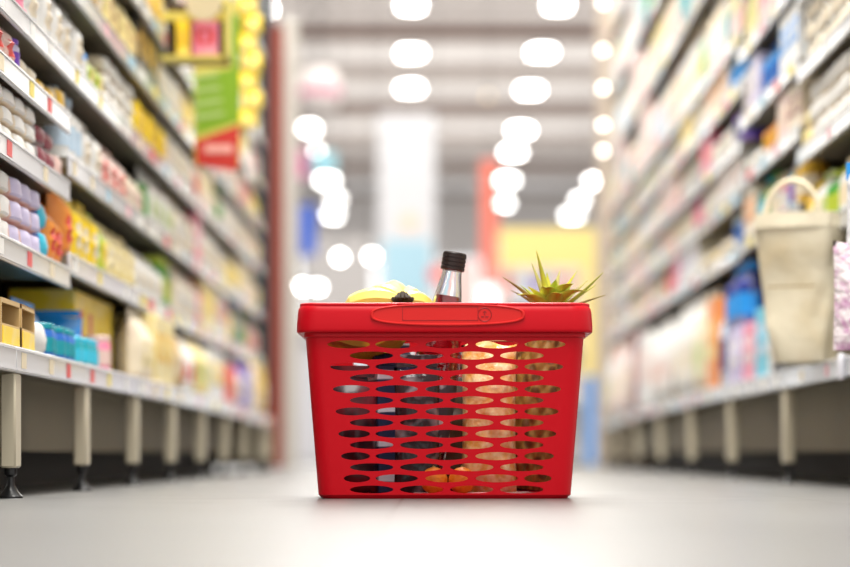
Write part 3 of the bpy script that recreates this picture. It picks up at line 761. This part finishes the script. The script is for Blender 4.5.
run_shelf(RIGHT, 'right second-bay second shelf', .637, 5.37, 6.35, RU, [
    ('bottle', 'gold', 'cream', 2, .075, .13, 1), ('bottle', 'cyan', 'purple', 1, .07, .12, 1), ('bottle', 'pink', 'white', 2, .08, .115, 1), ('bottle', 'white', 'cream', 2, .08, .12, 1), ('bottle', 'lime', 'green', 1, .10, .14, 1), ('bottle', 'teal', 'cyan', 1, .10, .14, 1), ('carton', 'cream', 'orange', 2, .11, .13, 1)], [('carton', 'cream', 'pale pink')], rnd2, .13)
run_shelf(RIGHT, 'right second-bay third shelf', .812, 5.37, 6.35, RU, [
    ('carton', 'cream', 'maroon', 2, .09, .11, 1), ('carton', 'pale pink', 'cream', 2, .09, .11, 1), ('pouch', 'orange', 'gold', 3, .09, .10, 1), ('pouch', 'white', 'cream', 3, .11, .05, 1)], [('pouch', 'white', 'cream')], rnd2, .11)
run_shelf(RIGHT, 'right second-bay fourth shelf', .967, 5.37, 6.35, RU, [
    ('carton', 'white', 'bright blue', 3, .10, .14, 1), ('gap', '', '', 1, .10, .1, 1), ('bottle', 'bright blue', 'blue', 3, .09, .135, 1), ('carton', 'lilac', 'white', 2, .10, .13, 1)], [('carton', 'grey', 'white')], rnd2, .13)
run_shelf(RIGHT, 'right second-bay fifth shelf', 1.152, 5.6, 6.35, RU, [('carton', 'pale pink', 'pink', 4, .12, .13, 1), ('carton', 'pale yellow', 'lime', 3, .12, .13, 1)], fillR, rnd2, .13)
specials = {0: [('bottle', 'pale blue', 'blue', 2, .10, .12, 1), ('packet', 'yellow', 'cream', 6, .14, .045, 1), ('carton', 'white', 'lilac', 4, .14, .12, 1), ('carton', 'pink', 'magenta', 2, .15, .12, 1), ('bottle', 'orange', 'red', 2, .14, .12, 1)],
            1: [('carton', 'white', 'pale pink', 4, .14, .11, 1), ('pouch', 'cream', 'white', 3, .14, .12, 1), ('bottle', 'magenta', 'pink', 2, .13, .12, 1)],
            2: [('bottle', 'purple', 'navy', 2, .10, .11, 1), ('pouch', 'white', 'cream', 4, .13, .09, 1), ('carton', 'pink', 'red', 2, .14, .11, 1), ('jar', 'green', 'teal', 1, .12, .11, 1)],
            3: [('bottle', 'pale blue', 'bright blue', 3, .10, .14, 1), ('carton', 'cream', 'orange', 4, .13, .13, 1), ('pouch', 'white', 'cream', 3, .14, .13, 1), ('carton', 'pale yellow', 'yellow', 2, .15, .13, 1)],
            4: [('carton', 'pale pink', 'lime', 2, .12, .22, 1), ('bottle', 'grey', 'teal', 2, .10, .22, 1), ('bottle', 'cream', 'white', 4, .12, .24, 1), ('pouch', 'green', 'lime', 1, .12, .2, 1), ('bottle', 'white', 'cream', 5, .13, .24, 1)],
            5: [('bottle', 'cream', 'white', 4, .12, .24, 1), ('bottle', 'white', 'teal', 3, .13, .24, 1)],
            6: [('bottle', 'white', 'cream', 3, .13, .22, 1), ('tub', 'green', 'green', 2, .15, .16, 1)], 7: []}
for k, z in enumerate(right_up):
    run_shelf(RIGHT, f'right far {ORD[k+2]} shelf', z-.003, max(6.40, (z-CAM_H)/453*F-.2), 11.1, RU, specials[k], fillR, rnd2, .125 if k < 3 else (.115 if k == 3 else .235), (.11, .15))

# big cream sack with looped handle, standing at the front of the right bottom shelf
sk = empty('cream_sack', (.785, 4.92, .256), -.45); tag(sk, 'large cream sack with looped handles standing at the front of the right bottom shelf', 'sack')
M_SACK = mat('sack_cloth', (.90, .82, .62), .75, col2=(.78, .66, .43), scale=9, thr=.62, soft=.12, bump=.8, bscale=18)
mb = MB()
def sack(u, v):
    a = 2*PI*u; e = .5; f = lambda t: math.copysign(abs(t)**e, t)
    k = .70+.30*v+.07*noise.noise(Vector((2.5*math.cos(a), 2.5*math.sin(a), 4*v)))+.03*math.sin(9*v)+.02*math.sin(3*a+6*v)
    return (.096*f(math.cos(a))*k, .16*f(math.sin(a))*k, .295*v)
mb.grid(sack, 40, 16, M_SACK, wrap=True)
mb.add([sack(i/40, 0) for i in range(40)], [tuple(range(40))], M_SACK, False); mb.build('sack_body', sk, sharp=70, fixn=False)
mb = MB(); mb.grid(lambda u, v: tuple(c*(1.015 if i < 2 else 1) + (0 if i < 2 else (.270+.03*v - sack(u, 1)[2])) for i, c in enumerate(sack(u, 1))), 40, 2, M_SACK, wrap=True); mb.build('folded_hem', sk, fixn=False)
for s in (-1, 1):
    MB().tube([(.06*math.cos(PI*i/12), s*.15, .28+.085*math.sin(PI*i/12)) for i in range(13)], .006, M_SACK, 8).build('handle', sk)
MB().box((.0, -.158, .15), (.10, .002, .004), mat('sack_seam', (.45, .33, .16), .8)).build('seam', sk)
# hanging clear bag of pink sweets at the right edge
hb = empty('hanging_bag', (.722, 4.05, .0)); tag(hb, 'clear hanging bag of pink and lilac sweets at the right edge of the frame', 'bag')
M_PSW = mat('pink_sweets', (.88, .80, .82), .2, col2=(.62, .32, .52), kind='noise', scale=60, thr=.55, soft=.12, bump=.8, bscale=80)
M_FILM = mat('clear_film', (.85, .85, .86), .12, col2=(.5, .5, .52), scale=30, thr=.6, soft=.1, bump=.9, bscale=30)
mb = MB(); pillow(mb, .085, .035, .20, M_PSW, None, 3, 12, 16, .4, M=Matrix.Translation((0, 0, .245))); mb.build('sweets', hb, sharp=180)
mb = MB(); pillow(mb, .06, .02, .16, M_FILM, None, 5, 10, 12, .5, M=Matrix.Translation((0.01, 0, .405))); mb.build('film_top', hb, sharp=180)
MB().box((0, .0, .552), (.04, .003, .03), cp_('bright blue')).build('header_card', hb)
MB().tube([(0.0, 0, .560), (0, .0, .575), (.03, .01, .578), (.09, .02, .578)], .002, M_BLACK, 6).build('hook', hb)
# clear plastic end clip on the rail
ec = MB().box((0, 0, 0), (.012, .03, .05), mat('clip_plastic', (.8, .8, .86), .1), ch=.003).build('rail_end_clip'); ec.location = (.778, 4.55, .235); tag(ec, 'clear plastic clip on the right bottom price rail', 'clip')

# ================================================================= SIGNS, COLUMNS
def px_box(name, px0, px1, py0, py1, Y, dep, m, parent=None, ch=0.0):
    a = at(px0, py1, Y); b = at(px1, py0, Y)
    return box_obj(name, a.x, b.x, Y, Y+dep, a.z, b.z, m, parent, ch)
cg = px_box('gable_column', 253, 268, 30, 467, 10.8, .10, mat('column_grey', (.085, .07, .06), .8)); tag(cg, 'grey vertical column at the far end of the left shelving', 'column')
cb2 = px_box('brick_red_column', 268.5, 283, 26, 467, 10.8, .08, mat('column_brown', (.22, .035, .018), .8)); tag(cb2, 'reddish brown narrow column at the far end of the left shelving', 'column')
cw = px_box('white_column', 283.5, 297, 18, 466.5, 11.1, .08, mat('column_white', (.52, .49, .44), .6)); tag(cw, 'white column beside the reddish brown column, left of the aisle end', 'column')
cr_ = px_box('white_column', 597, 612, 0, 465.8, 11.6, .08, mat('column_white2', (.42, .35, .29), .6)); tag(cr_, 'pale column at the far end of the right shelving', 'column')
de = box_obj('shelf_end_panel', -.745, -.640, 9.07, 9.10, 0.25, 1.9, mat('end_panel_dark', (.02, .03, .035), .7)); tag(de, 'dark narrow end panel closing the left shelving', 'panel')
de3 = MB().box((-.88, 9.085, .11), (.50, .03, .18), M_TAN).build('lower_end_board'); tag(de3, 'low tan board closing the space under the far end of the left shelving', 'board')
de2 = box_obj('shelf_end_panel', .80, 1.25, 11.17, 11.20, 0, 2.3, mat('end_panel_cream', (.6, .5, .4), .5)); tag(de2, 'pale end panel closing the right shelving', 'panel')
# hanging green/red price sign
sg_ = empty('hanging_sign', at(217, 165, 6.1)); tag(sg_, 'tall green and red hanging promotion sign above the left shelves', 'sign')
k_ = 6.1/F
G = mat('sign_green', (.20, .36, .008), .5); R_ = mat('sign_red', (.55, .03, .02), .5); Yl = mat('sign_yellow', (.62, .52, .10), .5); PG = mat('sign_pale_green', (.38, .50, .16), .5)
MB().box((0, 0, 82*k_), (46*k_, .006, 166*k_), Yl, ch=.001).build('board', sg_)
q = MB(); q.add([(-21*k_, -.004, 30*k_), (23*k_, -.004, 44*k_), (23*k_, -.004, 150*k_), (15*k_, -.004, 150*k_), (15*k_, -.004, 96*k_), (-21*k_, -.004, 90*k_)], [(0, 1, 2, 3, 4, 5)], G, False); q.build('green_panel', sg_, fixn=False)
q = MB()
for j in range(4): q.box((0, -.0055, (50+j*13)*k_), (30*k_, .001, 4.5*k_), PG, M=Matrix.Rotation(-.15, 4, 'Y'))
q.build('pale_stripes', sg_)
q = MB(); q.add([(-21*k_, -.0045, 0), (21*k_, -.0045, -6*k_), (23*k_, -.0045, 40*k_), (-21*k_, -.0045, 24*k_)], [(0, 1, 2, 3)], R_, False); q.build('red_panel', sg_, fixn=False)
q = MB(); q.box((2*k_, -.006, 16*k_), (28*k_, .001, 8*k_), mat('sign_pale_red', (.85, .42, .36), .5)); q.build('pale_band', sg_)
MB().box((0, .01, 170*k_+.15), (.004, .004, .3), M_BLACK).build('hanger', sg_)
# yellow tray display with pink packs above the left shelf
tr = empty('hanging_display', at(196, 62, 5.65)); k2 = 5.65/F; tag(tr, 'yellow framed display tray with pink and yellow packs high on the left', 'display')
MB().box((0, .04, 30*k2), (62*k2, .02, 62*k2), mat('tray_dark', (.05, .025, .01), .6)).build('back_board', tr)
q = MB(); q.box((0, 0, 2*k2), (66*k2, .08, 4*k2), Yl); q.box((0, 0, 45*k2), (66*k2, .03, 9*k2), Yl); q.box((32*k2, 0, 30*k2), (5*k2, .08, 60*k2), Yl); q.build('yellow_frame', tr)
for (x, c, a, wq, lab) in ((-12, 'yellow', 'gold', 13, 'yellow pack in the yellow framed display tray high on the left'), (10, 'pink', 'red', 26, 'pink pack in the yellow framed display tray high on the left')):
    p = at(196+x, 57, 5.65); put('carton', wq*k2, .04, 34*k2, c, a, False, (p.x, 5.648, p.z), 0, lab, None)
ro = MB().lathe([(18*k2, 0), (18*k2, .01)], mat('beige_disc', (.62, .52, .32), .5), 24, M=Matrix.Rotation(PI/2, 4, 'X')).build('round_sign'); ro.location = at(204, 3, 5.6); tag(ro, 'round beige sign above the yellow framed display tray', 'sign')
# clip strip of yellow snack bags
for j in range(8):
    p = at(249+(3 if j % 2 else -2), 128-j*19, 6.9)
    put('pouch', 19*6.9/F, .03, 19*6.9/F, 'yellow', 'pale yellow', False, (p.x, 6.9, p.z), .1, f'yellow snack bag on the hanging strip beside the green sign, {ORD[j+1]} from bottom', 'yellow snack bags on the hanging strip')
st = MB().box((0, 0, 0), (.012, .002, .66), cp_('white')).build('hanging_strip'); st.location = at(249, 68, 6.93); tag(st, 'white plastic strip that carries the yellow snack bags', 'strip')

# ================================================================= BEYOND THE AISLE
# promotional white pillar
pp = empty('promotion_pillar', (at(407, 453, 20).x, 20, 0)); tag(pp, 'tall white promotion pillar in the middle distance above the basket', 'pillar')
k3 = 20/F
MB().box((0, .25, CAM_H+(453-122)*k3/2+0), (58*k3, .5, (453-122)*k3+2*CAM_H), mat('pillar_white', (.62, .62, .64), .5), ch=.01).build('shaft', pp)
MB().box((.0, -.004, CAM_H+(453-268)*k3), (48*k3, .008, 56*k3), mat('pillar_blue', (.36, .56, .66), .5)).build('pale_blue_panel', pp)
MB().lathe([(9*k3, 0), (9*k3, .008)], mat('pillar_peach', (.85, .60, .45), .5), 20, M=Matrix.Translation((2*k3, -.002, CAM_H+(453-222)*k3)) @ Matrix.Rotation(PI/2, 4, 'X')).build('peach_dot', pp)
rb = px_box('red_banner', 481, 498, 160, 285, 17, .02, mat('banner_red', (.86, .20, .14), .6)); tag(rb, 'narrow red banner hanging beyond the aisle, left of the yellow stand', 'banner')
rb3 = px_box('pink_display', 440, 478, 262, 460, 18, .4, mat('banner_pink', (.86, .60, .56), .6)); tag(rb3, 'pale pink display box beyond the bottle in the basket', 'display')
rb2 = MB().lathe([(8*16/F, 0), (8*16/F, .02)], mat('spot_red', (.85, .12, .10), .5), 20, M=Matrix.Rotation(PI/2, 4, 'X')).build('round_sign'); rb2.location = at(436, 275, 16); tag(rb2, 'small round red sign just left of the bottle neck', 'sign')
bs = px_box('blue_sign', 300, 315, 205, 255, 15, .03, mat('sign_blue', (.03, .12, .60), .5)); tag(bs, 'small blue hanging sign right of the white column', 'sign')
ms = px_box('magenta_sign', 298, 306, 150, 178, 15.2, .03, mat('sign_magenta', (.70, .12, .35), .5)); tag(ms, 'small magenta hanging sign above the blue sign', 'sign')
cs = px_box('cyan_sign', 312, 336, 152, 172, 15.4, .03, mat('sign_cyan', (.35, .70, .80), .5)); tag(cs, 'small cyan hanging sign above the blue sign, right of the magenta one', 'sign')
rs = empty('round_hanging_sign', at(320, 90, 15)); k4 = 15/F; tag(rs, 'round white hanging sign with a magenta stripe, top left of the aisle', 'sign')
MB().lathe([(2*k4, -21*k4), (16*k4, -19*k4), (21*k4, -8*k4), (21*k4, 10*k4), (15*k4, 20*k4), (2*k4, 22*k4)], mat('lantern_white', (.80, .74, .72), .6), 24).build('drum', rs)
MB().lathe([(21.5*k4, -7*k4), (21.5*k4, 2*k4)], mat('lantern_stripe', (.60, .22, .32), .6), 24).build('stripe', rs)
MB().tube([(0, 0, 22*k4), (0, 0, 22*k4+1.6)], .006, M_BLACK, 6).build('cord', rs)
for o_, l_ in ((bs, at(307, 205, 15.015)), (ms, at(302, 150, 15.215)), (cs, at(324, 152, 15.415)), (rb, at(489.5, 160, 17.01)), (rb2, at(436, 267, 16.01))):
    q = MB(); q.tube([l_, (l_.x, l_.y, 4.6)], .003, M_BLACK, 6); q.build('hanging_cord', o_).matrix_parent_inverse = Matrix.Translation(-o_.location)
# yellow promotion stand on the right
ys = empty('yellow_stand', (0, 14, 0)); tag(ys, 'yellow shop stand with shelves beyond the pineapple at the aisle end', 'display stand')
k5 = 14/F; YM = mat('stand_yellow', (.90, .72, .26), .5)
def ybox(name, px0, px1, z0, z1, y0, y1, m): return MB().box((((px0+px1)/2-437)*k5, (y0+y1)/2, (z0+z1)/2), ((px1-px0)*k5, y1-y0, z1-z0), m).build(name, ys)
zt = lambda py: CAM_H+(453-py)*k5
ybox('header', 500, 612, zt(266), zt(228), 0, .05, YM)
ybox('side_panel', 583, 612, zt(376), zt(266), 0, .05, YM)
ybox('lower_side_panel', 586, 612, 0, zt(376), .0, .05, mat('stand_blue', (.12, .35, .78), .5))
ybox('back_board', 500, 612, 0, zt(228), .52, .55, mat('stand_back', (.75, .70, .66), .6))
for j, py in enumerate((455, 400, 345, 300)): ybox('shelf', 500, 583, zt(py)-.02, zt(py), .05, .52, M_RAIL)
for j, py in enumerate((400, 345, 300)):
    for i, c in enumerate(('pale pink', 'pale blue', 'lilac', 'white', 'pink', 'cream')):
        if (i+j) % 3 == 2 and j == 1: continue
        p = at(508+i*13.4, py, 14)
        put('carton', .072, .12, .15+.02*((i+j) % 3), c, ACC[c], False, (p.x, 14.13, p.z+.0005), 0, f'{c} carton, {ORD[i+1]} from left on the {("lower", "middle", "upper")[j]} shelf of the yellow stand', 'cartons on the yellow stand')
# white counters at the aisle end on the left
ct = empty('white_counter', (at(345, 453, 19).x, 19, 0)); tag(ct, 'white counter at the far end of the aisle, left of the basket', 'counter')
MB().box((0, .3, .5), (1.0, .6, 1.0), mat('counter_white', (.66, .66, .70), .35), ch=.01).build('counter_body', ct)
MB().box((0, .28, 1.02), (1.06, .7, .04), mat('counter_top', (.74, .74, .78), .3)).build('counter_top', ct)
MB().box((.1, -.004, .55), (.30, .008, .5), mat('counter_panel', (.62, .76, .88), .4)).build('front_panel', ct)
ct2 = px_box('grey_cabinet', 300, 372, 236, 300, 24, .5, mat('cabinet_grey', (.62, .59, .58), .5))
a_ = at(300, 0, 24); b_ = at(372, 0, 24); bpy.data.objects.remove(ct2)
ct2 = box_obj('grey_cabinet', a_.x, b_.x, 24, 24.5, 0, at(0, 236, 24).z, mat('cabinet_grey', (.82, .80, .80), .5)); tag(ct2, 'tall pale grey cabinet far behind the white counter', 'cabinet')

# ceiling lamps: short bright lamps in rows, each with a housing and a glowing diffuser
M_LAMP = mat('lamp_glow', (1.0, .98, .95), .5, emit=22)
M_LAMPW = mat('lamp_glow_warm', (1.0, .80, .55), .5, emit=1.6)
lamps = []
for (px, py, wd) in ((411, 5, 20), (411, 53, 20), (410, 88, 19), (420, 130, 8), (420, 152, 5), (558, 5, 20), (542, 52, 21), (530, 90, 19), (521, 130, 18), (513, 152, 17), (507, 180, 15), (505, 203, 9), (488, 96, 2), (596, 181, 14), (580, 200, 8), (572, 215, 14),
                     (309, 128, 13), (317, 151, 4), (327, 180, 15), (336, 199, 10), (333, 215, 12), (267, 8, 9), (292, 53, 2)):
    lamps.append((px, py, wd, 4.0*F/(453-py)))
for (px, py, wd, H) in ((303, 286, 4, 2.7), (318, 287, 4, 2.7), (340, 257, 5, 3.0), (372, 256, 6, 3.0), (381, 271, 5, 3.0)):
    lamps.append((px, py, wd, 20.5))
names = {411: 'middle-left', 558: 'right'}
lamps.sort(key=lambda t: (t[1], t[0]))
for i, (px, py, wd, Y) in enumerate(lamps):
    Y = min(Y, 41.5); p = at(px, py, Y); o = empty('ceiling_lamp', p)
    ww = max(.05, wd*Y/F)
    MB().box((0, 0, .03), (ww+.04, .3, .05), mat('lamp_housing', (.3, .3, .3), .5)).build('housing', o)
    MB().box((0, 0, 0), (ww, .26, .03), M_LAMPW if px == 488 else M_LAMP, ch=.005).build('diffuser', o)
    hz = 'top' if py < 60 else ('upper' if py < 140 else ('middle' if py < 220 else 'lower'))
    side = 'over the left shelves' if px < 280 else ('near the white column' if px < 300 else ('left of the white pillar' if px < 385 else ('above the white pillar' if px < 450 else ('warm, between the lamp rows' if px == 488 else ('in the right lamp row' if px < 565 else 'beside the right shelving')))))
    same = [k for k, l in enumerate(lamps) if k <= i and l[1] is not None and abs(l[0]-px) < 400 and (('A' if l[0] < 280 else 'B' if l[0] < 300 else 'C' if l[0] < 385 else 'D' if l[0] < 450 else 'E' if l[0] == 488 else 'F' if l[0] < 565 else 'G') == ('A' if px < 280 else 'B' if px < 300 else 'C' if px < 385 else 'D' if px < 450 else 'E' if px == 488 else 'F' if px < 565 else 'G'))]
    if Y == 20.5:
        o.name = 'pendant_lamp'; MB().tube([(0, 0, .05), (0, 0, 4.6-p.z)], .004, M_BLACK, 6).build('cord', o)
        n_p = globals().get('n_p', 0)+1
        tag(o, f'low glowing pendant lamp left of the bottle, {ORD[n_p]} from the top', 'pendant lamp', 'low pendant lamps')
    else: tag(o, f'glowing ceiling lamp {side}, {ORD[len(same)]} from the top', 'ceiling lamp', 'ceiling lamps beyond the aisle')
# glowing discs added as reflected highlights on the pale right column
for j, py in enumerate((3, 50, 88, 151, 125)):
    p = at(603, py, 11.55); o = MB().lathe([(.004, -.004), (.012, 0), (.004, .004)], mat('glint_glow', (1.0, .93, .82), .5, emit=9), 12, M=Matrix.Rotation(PI/2, 4, 'X')).build('round_glint')
    o.location = p; tag(o, f'small round added glint on the pale right column, at {("the very top", "the second height", "the third height", "the lowest height", "the fourth height")[j]}', 'lamp', 'round glints on the right column')
